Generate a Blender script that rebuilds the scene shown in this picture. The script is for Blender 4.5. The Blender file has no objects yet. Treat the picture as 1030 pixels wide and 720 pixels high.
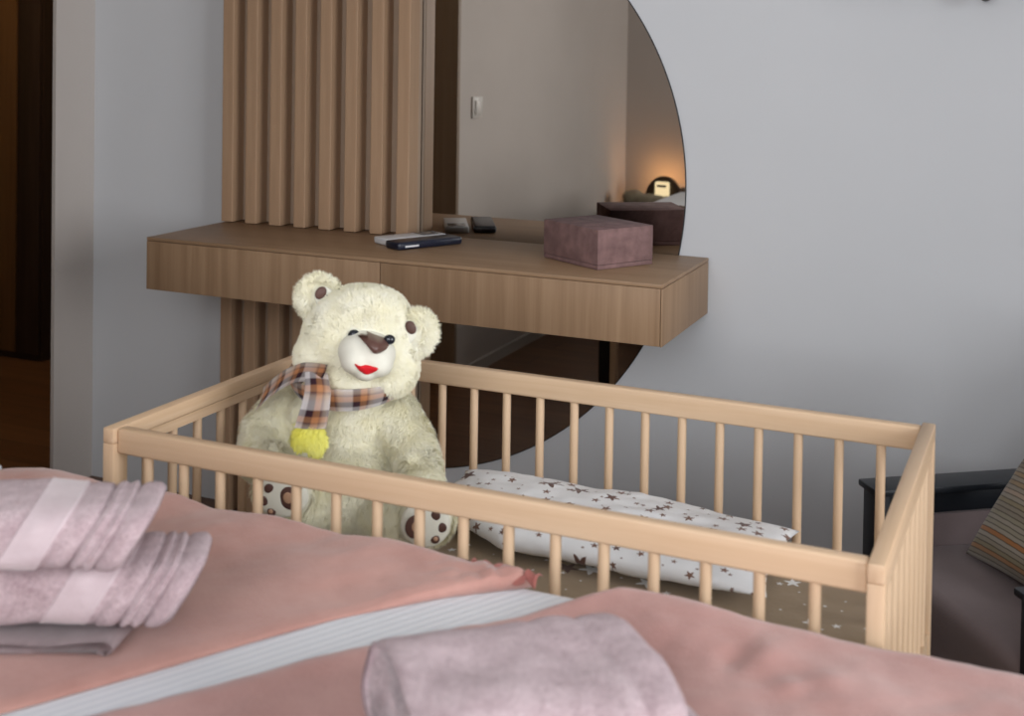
import bpy, bmesh, math, random
import numpy as np
from mathutils import Vector, Matrix
random.seed(7); rng = np.random.default_rng(7)
S = bpy.context.scene
COL = S.collection
PI = math.pi

# ------------------------------------------------------------------ camera
F_PX, CY, YAW, PITCH, ROLL = 1247.28, 78.26, .4079, .0232, .0154
CAM = Vector((0, -2.8994, 1.30))
def basis():
    c, s = math.cos(YAW), math.sin(YAW)
    r = Vector((c, s, 0)); w = Vector((-s, c, 0)); u = Vector((0, 0, 1))
    w2 = w*math.cos(PITCH) - u*math.sin(PITCH); u2 = u*math.cos(PITCH) + w*math.sin(PITCH)
    return r*math.cos(ROLL) + u2*math.sin(ROLL), u2*math.cos(ROLL) - r*math.sin(ROLL), w2
CR, CU, CW = basis()
def ray(x, y): return CR*((x-515)/F_PX) + CU*((CY-y)/F_PX) + CW
def at(x, y, d): return CAM + ray(x, y)*d
def on_z(x, y, z):
    d = ray(x, y); return CAM + d*((z-CAM.z)/d.z)
def on_y(x, y, Y):
    d = ray(x, y); return CAM + d*((Y-CAM.y)/d.y)
cd = bpy.data.cameras.new('camera'); cam = bpy.data.objects.new('camera', cd); COL.objects.link(cam)
m3 = Matrix((CR, CU, -CW)).transposed()
cam.matrix_world = Matrix.Translation(CAM) @ m3.to_4x4()
cd.sensor_width = 36; cd.lens = F_PX/1030*36
cd.shift_y = -(360-CY)/1030
cd.clip_start = .05
cd.dof.use_dof = True; cd.dof.focus_distance = 2.5; cd.dof.aperture_fstop = 5.0
S.camera = cam

# ------------------------------------------------------------------ materials
def srgb(r, g, b):
    f = lambda v: (v/255/12.92) if v/255 <= .04045 else ((v/255+.055)/1.055)**2.4
    return (f(r), f(g), f(b), 1)
class NT:
    def __init__(s, name):
        s.m = bpy.data.materials.new(name); s.m.use_nodes = True
        s.t = s.m.node_tree; s.n = s.t.nodes; s.n.clear()
        s.out = s.n.new('ShaderNodeOutputMaterial')
    def new(s, ty, **k):
        n = s.n.new(ty)
        for a, b in k.items(): setattr(n, a, b)
        return n
    def link(s, a, b): s.t.links.new(a, b)
    def bsdf(s, col=None, rough=.6, spec=.3, **k):
        b = s.new('ShaderNodeBsdfPrincipled')
        if col is not None:
            if hasattr(col, 'links'): s.link(col, b.inputs['Base Color'])
            else: b.inputs['Base Color'].default_value = col
        b.inputs['Roughness'].default_value = rough
        b.inputs['Specular IOR Level'].default_value = spec
        for a, v in k.items(): b.inputs[a.replace('_', ' ')].default_value = v
        s.link(b.outputs[0], s.out.inputs[0]); s.b = b
        return b
    def math(s, op, a, b=None, c=None):
        n = s.new('ShaderNodeMath', operation=op)
        for i, v in enumerate((a, b, c)):
            if v is None: continue
            if hasattr(v, 'links'): s.link(v, n.inputs[i])
            else: n.inputs[i].default_value = v
        return n.outputs[0]
    def coords(s, scale=(1, 1, 1), kind='Object', rot=(0, 0, 0)):
        tc = s.new('ShaderNodeTexCoord'); mp = s.new('ShaderNodeMapping')
        mp.inputs['Scale'].default_value = scale; mp.inputs['Rotation'].default_value = rot
        s.link(tc.outputs[kind], mp.inputs[0]); return mp.outputs[0]
    def noise(s, vec, scale=5, detail=4, rough=.55, dist=0):
        n = s.new('ShaderNodeTexNoise'); n.inputs['Scale'].default_value = scale
        n.inputs['Detail'].default_value = detail; n.inputs['Roughness'].default_value = rough
        n.inputs['Distortion'].default_value = dist
        s.link(vec, n.inputs['Vector']); return n.outputs['Fac']
    def ramp(s, fac, stops):
        r = s.new('ShaderNodeValToRGB'); e = r.color_ramp.elements
        while len(e) < len(stops): e.new(.5)
        for i, (p, c) in enumerate(stops): e[i].position = p; e[i].color = c
        s.link(fac, r.inputs[0]); return r.outputs[0]
    def mix(s, fac, a, b, mode='MIX'):
        n = s.new('ShaderNodeMix', data_type='RGBA', blend_type=mode)
        for i, v in ((0, fac), (6, a), (7, b)):
            if hasattr(v, 'links'): s.link(v, n.inputs[i])
            else: n.inputs[i].default_value = v
        return n.outputs[2]
    def bump(s, h, strength=.2, dist=.01):
        n = s.new('ShaderNodeBump'); n.inputs['Strength'].default_value = strength
        n.inputs['Distance'].default_value = dist
        s.link(h, n.inputs['Height']); s.link(n.outputs[0], s.b.inputs['Normal'])

def plain(name, col, rough=.6, spec=.3, var=.06, nscale=30, bump=0, **k):
    t = NT(name); v = t.coords()
    n = t.noise(v, nscale, 3)
    lo = tuple(c*(1-var) for c in col[:3])+(1,); hi = tuple(min(1, c*(1+var)) for c in col[:3])+(1,)
    t.bsdf(t.ramp(n, [(.3, lo), (.7, hi)]), rough, spec, **k)
    if bump: t.bump(t.noise(v, nscale*6, 2), bump, .002)
    return t.m
def wood(name, dark, light, axis=0, rough=.5, fine=60, spec=.3, cath=0):
    t = NT(name)
    sc = [fine, fine, fine]; sc[axis] = fine*.035
    v = t.coords(tuple(sc))
    n1 = t.noise(v, 1, 5, .6, .4)
    sc2 = [9, 9, 9]; sc2[axis] = 1.1
    n2 = t.noise(t.coords(tuple(sc2)), 1, 3, .5, 1.2)
    if cath:
        w = t.new('ShaderNodeTexWave', wave_type='RINGS', rings_direction='XYZ'[axis])
        w.inputs['Scale'].default_value = .55; w.inputs['Distortion'].default_value = 7; w.inputs['Detail'].default_value = 3
        w.inputs['Detail Scale'].default_value = 1.2
        sc3 = [14, 14, 14]; sc3[axis] = 1.6
        t.link(t.coords(tuple(sc3)), w.inputs['Vector'])
        n2 = t.math('MULTIPLY_ADD', w.outputs['Fac'], cath, t.math('MULTIPLY', n2, 1-cath))
    mixf = t.math('MULTIPLY_ADD', n1, .6, t.math('MULTIPLY', n2, .4))
    mid = tuple((a+b)/2 for a, b in zip(dark, light))
    t.bsdf(t.ramp(mixf, [(.30, dark), (.5, mid), (.70, light)]), rough, spec)
    t.bump(n1, .06, .002)
    return t.m
def fabric(name, lo, hi, nscale=8, weave=900, rough=.95, sheen=.4, bump=.35, bscale=260):
    t = NT(name); v = t.coords()
    n = t.noise(v, nscale, 5, .65)
    t.bsdf(t.ramp(n, [(.32, lo), (.68, hi)]), rough, .15, Sheen_Weight=sheen, Sheen_Roughness=.5)
    t.bump(t.noise(v, bscale, 3, .7), bump, .003)
    return t.m
def stars(name, base, layers, kind='Object'):
    """little printed stars scattered over a cloth, seen from above (object x, y)"""
    t = NT(name); cur = t.noise(t.coords(), 14, 3)
    lo = tuple(c*.94 for c in base[:3])+(1,)
    col = t.ramp(cur, [(.3, lo), (.7, base)])
    for sc, size, c, thr, seed in layers:
        mp = t.new('ShaderNodeMapping'); tc = t.new('ShaderNodeTexCoord')
        t.link(tc.outputs[kind], mp.inputs[0]); mp.inputs['Location'].default_value = (seed, seed*.7, 0)
        mp.inputs['Scale'].default_value = (1, 1, 0)
        vo = t.new('ShaderNodeTexVoronoi', voronoi_dimensions='2D'); vo.inputs['Scale'].default_value = sc
        vo.inputs['Randomness'].default_value = .8
        t.link(mp.outputs[0], vo.inputs['Vector'])
        sub = t.new('ShaderNodeVectorMath', operation='SUBTRACT')
        t.link(mp.outputs[0], sub.inputs[0]); t.link(vo.outputs['Position'], sub.inputs[1])
        sp = t.new('ShaderNodeSeparateXYZ'); t.link(sub.outputs[0], sp.inputs[0])
        rgb = t.new('ShaderNodeSeparateColor'); t.link(vo.outputs['Color'], rgb.inputs[0])
        ang = t.math('ARCTAN2', sp.outputs[1], sp.outputs[0])
        ang = t.math('ADD', t.math('MULTIPLY', ang, 5/(2*PI)), t.math('MULTIPLY', rgb.outputs[0], 5))
        k = t.math('MULTIPLY', t.math('ABSOLUTE', t.math('SUBTRACT', t.math('FRACT', t.math('ADD', ang, 20)), .5)), 2)
        rad = t.math('MULTIPLY_ADD', t.math('POWER', k, 1.6), .6, .4)
        sz = t.math('MULTIPLY', t.math('MULTIPLY_ADD', t.math('POWER', rgb.outputs[1], 2.0), .75, .25), size)
        rr = t.math('SQRT', t.math('ADD', t.math('MULTIPLY', sp.outputs[0], sp.outputs[0]), t.math('MULTIPLY', sp.outputs[1], sp.outputs[1])))
        mask = t.math('LESS_THAN', rr, t.math('MULTIPLY', rad, sz))
        mask = t.math('MULTIPLY', mask, t.math('LESS_THAN', rgb.outputs[2], thr))
        col = t.mix(mask, col, c)
    t.bsdf(col, .95, .1, Sheen_Weight=.2)
    t.bump(t.noise(t.coords(), 45, 4), .25, .006)
    return t.m
def emit(name, col, strength):
    t = NT(name); e = t.new('ShaderNodeEmission'); e.inputs[0].default_value = col; e.inputs[1].default_value = strength
    t.link(e.outputs[0], t.out.inputs[0]); return t.m
def planks(name, a, b, width=.14):
    t = NT(name)
    br = t.new('ShaderNodeTexBrick'); br.inputs['Scale'].default_value = 1
    br.inputs['Brick Width'].default_value = 1.3; br.inputs['Row Height'].default_value = width
    br.inputs['Mortar Size'].default_value = .002; br.inputs['Color1'].default_value = a; br.inputs['Color2'].default_value = b
    br.inputs['Mortar'].default_value = tuple(c*.35 for c in a[:3])+(1,)
    t.link(t.coords(), br.inputs['Vector'])
    n = t.noise(t.coords((1.6, 26, 1)), 1.5, 5, .6, .5)
    c = t.mix(.75, br.outputs['Color'], t.ramp(n, [(.3, (.55, .55, .55, 1)), (.7, (1.25, 1.2, 1.15, 1))]), 'MULTIPLY')
    t.bsdf(c, .38, .4); t.bump(n, .05, .002); return t.m

M = {}
M['wall'] = plain('cool_white_paint', (.625, .635, .65, 1), .9, .15, .012, 3, .03)
M['taupe'] = plain('taupe_paint', (.50, .455, .42, 1), .9, .15, .02, 3, .03)
M['ceil'] = plain('ceiling_paint', (.7, .7, .7, 1), .9, .1, .01)
M['skirt'] = plain('skirting_paint', (.5, .47, .43, 1), .6, .3, .02)
M['floor'] = planks('oak_floor_dark', (.13, .062, .03, 1), (.17, .085, .042, 1))
OD, OL = (.255, .155, .087, 1), (.365, .236, .140, 1)
M['oak_x'] = wood('oak_veneer_along', OD, OL, 0, .45)
M['oak_z'] = wood('oak_veneer_upright', OD, OL, 2, .5, 75, .3, .35)
M['oak_slat'] = wood('oak_slat_veneer', (.330, .205, .122, 1), (.435, .285, .178, 1), 2, .5)
M['oak_back'] = wood('oak_backing_board', (.33, .235, .165, 1), (.41, .30, .215, 1), 2, .6)
PD, PL = (.57, .385, .235, 1), (.72, .53, .36, 1)
M['pine_x'] = wood('beech_along', PD, PL, 0, .45, 70)
M['pine_y'] = wood('beech_across', PD, PL, 1, .45, 70)
M['pine_z'] = wood('beech_upright', PD, PL, 2, .45, 70)
M['pinkA'] = fabric('dusty_pink_fleece', (.43, .222, .185, 1), (.52, .288, .242, 1), 9, sheen=.35)
M['pinkB'] = fabric('rose_pink_fleece', (.425, .215, .188, 1), (.535, .295, .262, 1), 9, sheen=.35)
M['ruffle'] = fabric('coral_pink_ruffle', (.55, .20, .17, 1), (.68, .31, .27, 1), 40, sheen=.3)
def sheet_mat():
    t = NT('white_jacquard_sheet'); v = t.coords((1, 1, 1), 'Object', (0, 0, .5))
    w = t.new('ShaderNodeTexWave', wave_type='BANDS'); w.inputs['Scale'].default_value = 26; w.inputs['Distortion'].default_value = .6
    t.link(v, w.inputs['Vector'])
    t.bsdf(t.ramp(w.outputs['Fac'], [(.2, (.66, .69, .73, 1)), (.8, (.76, .78, .81, 1))]), .8, .2, Sheen_Weight=.2)
    t.bump(w.outputs['Fac'], .12, .003); return t.m
M['sheet'] = sheet_mat()
def terry(name, lo, hi):
    t = NT(name); v = t.coords()
    n = t.noise(v, 30, 6, .75); n2 = t.noise(v, 260, 3, .8)
    t.bsdf(t.ramp(t.math('MULTIPLY_ADD', n2, .45, t.math('MULTIPLY', n, .55)), [(.38, lo), (.62, hi)]), 1, .1, Sheen_Weight=.4, Sheen_Roughness=.45)
    t.bump(t.math('MULTIPLY_ADD', n, .6, n2), .8, .006); return t.m
M['terry'] = terry('lilac_pink_terry', (.42, .285, .31, 1), (.73, .57, .595, 1))
M['band'] = fabric('woven_towel_band', (.54, .43, .45, 1), (.62, .51, .53, 1), 30, bump=.2, bscale=120)
M['hem'] = fabric('towel_hem_weave', (.55, .44, .45, 1), (.66, .55, .56, 1), 30, bump=.15)
M['fur'] = NT('cream_plush_fur')
def fur_mat(name, lo, hi, tr=.25):
    t = NT(name); n = t.noise(t.coords(), 22, 4, .6)
    c = t.ramp(n, [(.3, lo), (.72, hi)])
    b = t.bsdf(c, .9, .15, Sheen_Weight=.25)
    tl = t.new('ShaderNodeBsdfTranslucent'); t.link(c, tl.inputs[0])
    mx = t.new('ShaderNodeMixShader'); mx.inputs[0].default_value = tr
    t.link(b.outputs[0], mx.inputs[1]); t.link(tl.outputs[0], mx.inputs[2]); t.link(mx.outputs[0], t.out.inputs[0])
    return t.m
M['fur'] = fur_mat('cream_plush_fur', (.93, .89, .68, 1), (.97, .95, .83, 1))
M['yellow'] = fur_mat('yellow_plush', (.88, .83, .14, 1), (.95, .93, .32, 1))
M['velboa'] = plain('white_velboa', (.74, .72, .62, 1), .9, .1, .03, 40, .1, Sheen_Weight=.05)
M['pad'] = plain('brown_satin_print', (.095, .045, .035, 1), .5, .35, .1)
M['tan_print'] = plain('tan_satin_print', (.45, .27, .17, 1), .5, .35, .1)
M['nose'] = plain('brown_satin_nose', (.115, .055, .042, 1), .35, .5, .08)
M['mouth'] = plain('red_felt', (.62, .012, .02, 1), .7, .2, .05)
M['eye'] = plain('black_bead', (.012, .014, .02, 1), .12, .6, .05)
def plaid():
    t = NT('plaid_flannel'); tc = t.new('ShaderNodeTexCoord'); sp = t.new('ShaderNodeSeparateXYZ')
    t.link(tc.outputs['UV'], sp.inputs[0])
    def prof(o):
        f = t.math('FRACT', o)
        return t.ramp(f, [(0, (.78, .74, .74, 1)), (.22, (.78, .74, .74, 1)), (.27, (.055, .022, .032, 1)), (.45, (.075, .030, .042, 1)),
                          (.5, (.66, .30, .13, 1)), (.66, (.70, .36, .17, 1)), (.70, (.30, .15, .12, 1)), (.80, (.74, .60, .48, 1)), (1, (.78, .74, .74, 1))])
    a, b = prof(sp.outputs[0]), prof(sp.outputs[1])
    t.bsdf(t.mix(.5, a, b), .9, .15, Sheen_Weight=.2)
    t.bump(t.noise(t.coords(), 300, 2), .2, .002); return t.m
M['plaid'] = plaid()
BR = (.12, .055, .04, 1)
M['star_white'] = stars('white_star_cotton', (.80, .80, .80, 1), [(12, .026, BR, .9, 3.1), (30, .012, (.20, .11, .08, 1), .95, 7.7)], 'UV')
M['star_tan'] = stars('tan_star_cotton', (.30, .215, .128, 1), [(9, .032, (.78, .77, .75, 1), .6, 1.3), (13, .022, (.12, .06, .04, 1), .45, 5.2), (28, .008, (.75, .73, .70, 1), .5, 9.4)])
M['box'] = plain('mauve_velvet', (.215, .130, .124, 1), .9, .1, .22, 34, .15, Sheen_Weight=.05)
M['black'] = plain('black_lacquer', (.012, .013, .016, 1), .42, .4, .1)
M['blackwood'] = plain('black_stained_wood', (.014, .017, .022, 1), .38, .4, .15)
M['mauve'] = fabric('mauve_upholstery', (.20, .155, .152, 1), (.23, .18, .178, 1), 5, sheen=.15, bump=.12)
M['whitepl'] = plain('white_plastic', (.68, .68, .69, 1), .35, .4, .02)
M['greypl'] = plain('grey_glass', (.12, .12, .13, 1), .2, .5, .05)
M['navy'] = plain('dark_navy_plastic', (.010, .013, .028, 1), .3, .5, .1)
M['switch'] = plain('switch_plastic', (.55, .52, .48, 1), .4, .4, .02)
M['darkwood'] = wood('dark_walnut', (.030, .018, .013, 1), (.055, .034, .025, 1), 2, .5)
M['darkwood_x'] = wood('dark_walnut_along', (.045, .03, .023, 1), (.075, .052, .04, 1), 0, .8, 60, .08)
M['wenge'] = wood('wenge_door', (.035, .022, .014, 1), (.065, .042, .028, 1), 2, .5)
M['door_wood'] = wood('brown_door_lining', (.20, .145, .10, 1), (.27, .20, .145, 1), 2, .5)
M['brown_panel'] = wood('amber_brown_panel', (.12, .06, .025, 1), (.18, .095, .04, 1), 2, .5)
M['olive'] = plain('olive_paint', (.11, .088, .045, 1), .8, .2, .08)
M['beige'] = plain('beige_card', (.36, .27, .16, 1), .8, .2, .06)
M['glow'] = emit('warm_lamp_glass', (1, .82, .50, 1), 1.7)
M['bulb'] = emit('warm_bulb', (1, .50, .18, 1), 130)
M['cream'] = fur_mat('cream_throw_fur', (.55, .48, .36, 1), (.72, .66, .52, 1))
M['chrome'] = plain('brushed_steel', (.55, .55, .55, 1), .3, .5, .03, Metallic=1.0)
def mirror_mat():
    t = NT('silvered_glass'); t.bsdf((.66, .63, .585, 1), .0, .5, Metallic=1.0); return t.m
M['mirror'] = mirror_mat()
def glass_mat():
    t = NT('window_glass'); tr = t.new('ShaderNodeBsdfTransparent'); g = t.new('ShaderNodeBsdfGlossy'); g.inputs['Roughness'].default_value = .02
    fr = t.new('ShaderNodeFresnel'); fr.inputs[0].default_value = 1.45; mx = t.new('ShaderNodeMixShader')
    t.link(fr.outputs[0], mx.inputs[0]); t.link(tr.outputs[0], mx.inputs[1]); t.link(g.outputs[0], mx.inputs[2]); t.link(mx.outputs[0], t.out.inputs[0])
    return t.m
M['glass'] = glass_mat()
def stripe_mat():
    t = NT('striped_weave'); tc = t.new('ShaderNodeTexCoord'); sp = t.new('ShaderNodeSeparateXYZ'); t.link(tc.outputs['UV'], sp.inputs[0])
    o = t.math('ADD', t.math('MULTIPLY', sp.outputs[1], 44), t.math('MULTIPLY', t.noise(t.coords(), 60, 2), .25))
    fr = t.math('FRACT', o); cell = t.math('FLOOR', o)
    wn = t.new('ShaderNodeTexWhiteNoise', noise_dimensions='1D'); t.link(cell, wn.inputs['W'])
    c = t.ramp(wn.outputs['Value'], [(0, (.30, .26, .20, 1)), (.3, (.20, .165, .12, 1)), (.55, (.36, .32, .26, 1)), (.78, (.25, .23, .15, 1)), (.93, (.40, .17, .06, 1)), (.97, (.38, .33, .27, 1))])
    line = t.ramp(fr, [(0, (.35, .33, .3, 1)), (.18, (1, 1, 1, 1)), (.75, (1, 1, 1, 1)), (.95, (.35, .33, .3, 1))])
    t.bsdf(t.mix(1, c, line, 'MULTIPLY'), .95, .1, Sheen_Weight=.2); t.bump(fr, .3, .004); return t.m
M['stripe'] = stripe_mat()

# ------------------------------------------------------------------ helpers
def link(name, me, parent=None):
    o = bpy.data.objects.new(name, me); COL.objects.link(o)
    if parent: o.parent = parent
    return o
def tag(o, label, cat, group=None):
    o['label'] = label; o['category'] = cat
    if group: o['group'] = group
    return o
def thing(name, label, cat, loc=(0, 0, 0), rz=0, group=None):
    o = bpy.data.objects.new(name, None); COL.objects.link(o); o.location = loc; o.rotation_euler = (0, 0, rz)
    o.empty_display_size = .05
    return tag(o, label, cat, group)
def obj(name, bm, mats, parent=None, smooth=None, kind=None):
    me = bpy.data.meshes.new(name); bm.normal_update(); bm.to_mesh(me); bm.free()
    for m in (mats if isinstance(mats, (list, tuple)) else [mats]): me.materials.append(m)
    if smooth is not None:
        for p in me.polygons: p.use_smooth = True
        if smooth < 3: 
            try: me.set_sharp_from_angle(angle=smooth)
            except Exception: pass
    o = link(name, me, parent)
    if kind: o['kind'] = kind
    return o
def add_box(bm, x0, x1, y0, y1, z0, z1, bev=.0, seg=2, mi=0):
    b = bmesh.new(); bmesh.ops.create_cube(b, size=1)
    for v in b.verts: v.co = Vector(((x0+x1)/2+v.co.x*(x1-x0), (y0+y1)/2+v.co.y*(y1-y0), (z0+z1)/2+v.co.z*(z1-z0)))
    if bev: bmesh.ops.bevel(b, geom=b.edges[:], offset=bev, segments=seg, profile=.5, affect='EDGES')
    for f in b.faces: f.material_index = mi
    merge(bm, b)
def merge(bm, b, M4=None):
    if M4 is not None: bmesh.ops.transform(b, matrix=M4, verts=b.verts[:])
    me = bpy.data.meshes.new('tmp'); b.to_mesh(me); b.free(); bm.from_mesh(me); bpy.data.meshes.remove(me)
def box(name, x0, x1, y0, y1, z0, z1, m, parent=None, bev=.0, seg=2, kind=None):
    bm = bmesh.new(); add_box(bm, min(x0, x1), max(x0, x1), min(y0, y1), max(y0, y1), min(z0, z1), max(z0, z1), bev, seg)
    return obj(name, bm, m, parent, .6 if bev else None, kind)
def add_cyl(bm, p, q, r, n=14, r2=None, cap=.0):
    p, q = Vector(p), Vector(q); d = q-p
    b = bmesh.new(); bmesh.ops.create_cone(b, cap_ends=True, segments=n, radius1=r, radius2=r if r2 is None else r2, depth=d.length)
    if cap: bmesh.ops.bevel(b, geom=[e for e in b.edges if abs(e.verts[0].co.z-e.verts[1].co.z) < 1e-6], offset=cap, segments=2, affect='EDGES')
    merge(bm, b, Matrix.Translation((p+q)/2) @ d.to_track_quat('Z', 'Y').to_matrix().to_4x4())
def ellip(bm, c, r, sub=3, rot=None):
    b = bmesh.new(); bmesh.ops.create_icosphere(b, subdivisions=sub, radius=1)
    m = Matrix.Diagonal((r[0], r[1], r[2], 1))
    if rot is not None: m = rot.to_4x4() @ m
    merge(bm, b, Matrix.Translation(Vector(c)) @ m)
def grid_mesh(bm, P, closed_u=False, closed_v=False, uv=None, flip=False):
    """P[i][j] points -> quads"""
    V = [[bm.verts.new(p) for p in row] for row in P]
    L = bm.loops.layers.uv.verify() if uv else None
    nu, nv = len(P), len(P[0])
    for i in range(nu if closed_u else nu-1):
        for j in range(nv if closed_v else nv-1):
            i2, j2 = (i+1) % nu, (j+1) % nv
            q = [(i, j), (i2, j), (i2, j2), (i, j2)]
            if flip: q.reverse()
            f = bm.faces.new([V[a][b] for a, b in q])
            if L:
                for l, (a, b) in zip(f.loops, q): l[L].uv = uv(a, b)
    return V
from mathutils import noise as mn
def nz(x, y, z=0): return mn.noise(Vector((x, y, z)))

# ------------------------------------------------------------------ the room
XL, XW, XR, YB, ZC = -2.608, -2.09, 2.2, -3.516, 2.62
def struct(name, parts, m, parent=None):
    bm = bmesh.new()
    for p in parts: add_box(bm, *p)
    o = obj(name, bm, m, parent)
    if not parent: o['kind'] = 'structure'
    return o
struct('floor', [(-4.9, XR, YB, 1.6, -.05, 0)], M['floor'])
struct('ceiling', [(-4.9, XR, YB, 1.6, ZC, ZC+.05)], M['ceil'])
struct('wall_north', [(XL-.1, XR+.1, 0, .1, 0, ZC)], M['wall'])
struct('wall_left', [(XL-.012, XL, -.158, 0, 0, ZC), (XL-.012, XL, -1.42, -.158, 2.1, ZC)], M['taupe'])
struct('wall_west', [(XW-.1, XW, YB, -1.44, 0, ZC)], M['taupe'])
SX0, SX1, SZ0, SZ1 = -1.40, .95, .95, 2.35  # opening for the window added behind the camera as fill
struct('wall_south', [(XW-.1, SX0, YB-.1, YB, 0, ZC), (SX1, XR+.1, YB-.1, YB, 0, ZC), (SX0, SX1, YB-.1, YB, 0, SZ0), (SX0, SX1, YB-.1, YB, SZ1, ZC)], M['taupe'])
WY0, WY1, WZ0, WZ1 = -3.2, -1.15, .55, 2.35
struct('wall_east', [(XR, XR+.1, YB, WY0, 0, ZC), (XR, XR+.1, WY1, 0, 0, ZC), (XR, XR+.1, WY0, WY1, 0, WZ0), (XR, XR+.1, WY0, WY1, WZ1, ZC)], M['wall'])
struct('wall_hall_south', [(-4.8, XW-.1, -1.54, -1.44, 0, ZC)], M['taupe'])
struct('wall_hall_west', [(-4.9, -4.8, -1.54, 1.6, 0, ZC)], M['olive'])
struct('wall_hall_north', [(-4.9, XL-.1, 1.5, 1.6, 0, ZC)], M['olive'])
struct('wall_hall_east', [(XL-.1, XL-.05, .1, 1.5, 0, ZC)], M['olive'])
struct('baseboard_west', [(XW, XW+.012, YB, -1.44, 0, .045)], M['skirt'])
struct('baseboard_south', [(XW+.012, XR, YB, YB+.012, 0, .045)], M['skirt'])
struct('trim_1', [(XL-.012, XW+.001, -1.4399, -1.418, 0, 2.1)], M['door_wood'])
w = struct('window_1', [(XR+.02, XR+.08, WY0, WY0+.06, WZ0, WZ1), (XR+.02, XR+.08, WY1-.06, WY1, WZ0, WZ1),
    (XR+.02, XR+.08, WY0, WY1, WZ0, WZ0+.06), (XR+.02, XR+.08, WY0, WY1, WZ1-.06, WZ1),
    (XR+.02, XR+.08, (WY0+WY1)/2-.035, (WY0+WY1)/2+.035, WZ0, WZ1)], M['whitepl'])
box('window_pane', XR+.045, XR+.051, WY0+.03, WY1-.03, WZ0+.03, WZ1-.03, M['glass'], w)
box('window_sill', XR-.12, XR+.02, WY0-.04, WY1+.04, WZ0-.03, WZ0, M['whitepl'], w, .006)

w = struct('fill_window', [(SX0, SX0+.06, YB-.08, YB-.02, SZ0, SZ1), (SX1-.06, SX1, YB-.08, YB-.02, SZ0, SZ1), (SX0, SX1, YB-.08, YB-.02, SZ0, SZ0+.06), (SX0, SX1, YB-.08, YB-.02, SZ1-.06, SZ1)], M['whitepl'])  # unseen window, added to let frontal fill reach the desk wall
box('window_pane', SX0+.03, SX1-.03, YB-.051, YB-.045, SZ0+.03, SZ1-.03, M['glass'], w)
box('window_sill', SX0-.04, SX1+.04, YB-.02, YB+.12, SZ0-.03, SZ0, M['whitepl'], w, .006)

# hall furniture glimpsed through the opening
t = thing('wardrobe', 'dark brown wardrobe standing in the dim hall beyond the opening', 'wardrobe', (-4.1, .93, 0))
box('body', -.55, .375, .02, .55, .0, 2.2, M['darkwood'], t)
box('door', .255, .37, .0, .018, .03, 2.15, M['darkwood'], t, .003)
box('door', -.54, .245, .0, .018, .03, 2.15, M['brown_panel'], t, .003)
t = thing('hall_console', 'low dark console deep in the hall beside the wardrobe', 'console table', (-3.40, 1.22, 0))
box('top', -.29, .29, -.14, .18, .52, .55, M['darkwood'], t, .003)
box('door', -.27, -.005, -.125, -.11, .06, .51, M['wenge'], t, .002)
box('door', .005, .27, -.125, -.11, .06, .51, M['wenge'], t, .002)
box('body', -.28, .28, -.11, .17, .0, .52, M['darkwood'], t, .003)
t = thing('storage_box', 'small beige box on the dark console in the hall', 'box', (-3.50, 1.20, .55))
box('carton', -.15, .1, -.09, .1, 0, .08, M['beige'], t, .003)
box('lid', -.154, .104, -.094, .104, .081, .1, M['beige'], t, .003)

# ------------------------------------------------------------------ slat panels, desk, mirror
def slat_panel(name, label, z0, z1):
    t = thing(name, label, 'wall panel', (-1.8, -.03, z0))
    bm = bmesh.new(); add_box(bm, -.2904, .2930, .008, .023, 0, z1-z0, .001)
    obj('backing_board', bm, M['oak_back'], t)
    me = None
    x1, x8 = -2.0905+1.8, -1.5425+1.8
    for k in range(8):
        if me is None:
            bm = bmesh.new(); add_box(bm, 0, .0355, -.045, .0075, 0, z1-z0, .0015)
            o = obj('slat', bm, M['oak_slat'], t); me = o.data
        else:
            o = link('slat', me, t)
        o.location = (x1+(x8-x1)*k/7, 0, 0)
    return t
slat_panel('slatted_wall_panel', 'vertical oak slat panel on the wall above the floating desk', .8115, 2.61)
slat_panel('slatted_wall_panel', 'lower stretch of oak slats on the wall beneath the floating desk', .004, .675)

t = thing('floating_desk', 'long floating oak vanity desk mounted on the white wall', 'desk', (-1.41, 0, .677))
box('carcass', -.672, .674, -.37, -.006, .003, .124, M['oak_x'], t)
box('top_panel', -.675, .6777, -.391, -.006, .1245, .133, M['oak_x'], t, .0012)
box('bottom_panel', -.672, .675, -.372, -.006, 0, .0028, M['oak_x'], t)
box('drawer_front', -.675, -.0012, -.391, -.3715, .001, .1235, M['oak_z'], t, .0012)
box('drawer_front', .0012, .6735, -.391, -.3715, .001, .1235, M['oak_z'], t, .0012)
box('side_panel', .6745, .6777, -.391, -.006, .0, .1235, M['oak_z'], t, .0012)
box('side_panel', -.6765, -.6730, -.370, -.006, .0, .1235, M['oak_z'], t, .001)

t = thing('wall_mirror', 'large half round mirror on the wall behind the floating desk', 'mirror', (-1.565, 0, .9615))
bm = bmesh.new(); HX = -.12; A0 = math.acos(HX/.772)
arcp = [(.772*math.cos(a), .772*math.sin(a)) for a in [-A0+2*A0*i/120 for i in range(121)]]
fr = [bm.verts.new((x, -.005, z)) for x, z in arcp]; bk = [bm.verts.new((x, -.001, z)) for x, z in arcp]
bm.faces.new(fr); bm.faces.new(list(reversed(bk)))
for i in range(121): j = (i+1) % 121; bm.faces.new([fr[j], fr[i], bk[i], bk[j]])
bmesh.ops.recalc_face_normals(bm, faces=bm.faces[:])
obj('mirror_glass', bm, M['mirror'], t)
bm = bmesh.new(); P = []
for i in range(121):
    a = -A0+2*A0*i/120
    P.append([(math.cos(a)*r, y, math.sin(a)*r) for r, y in ((.7722, -.0052), (.7740, -.0052), (.7740, -.0005), (.7722, -.0005))])
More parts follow.
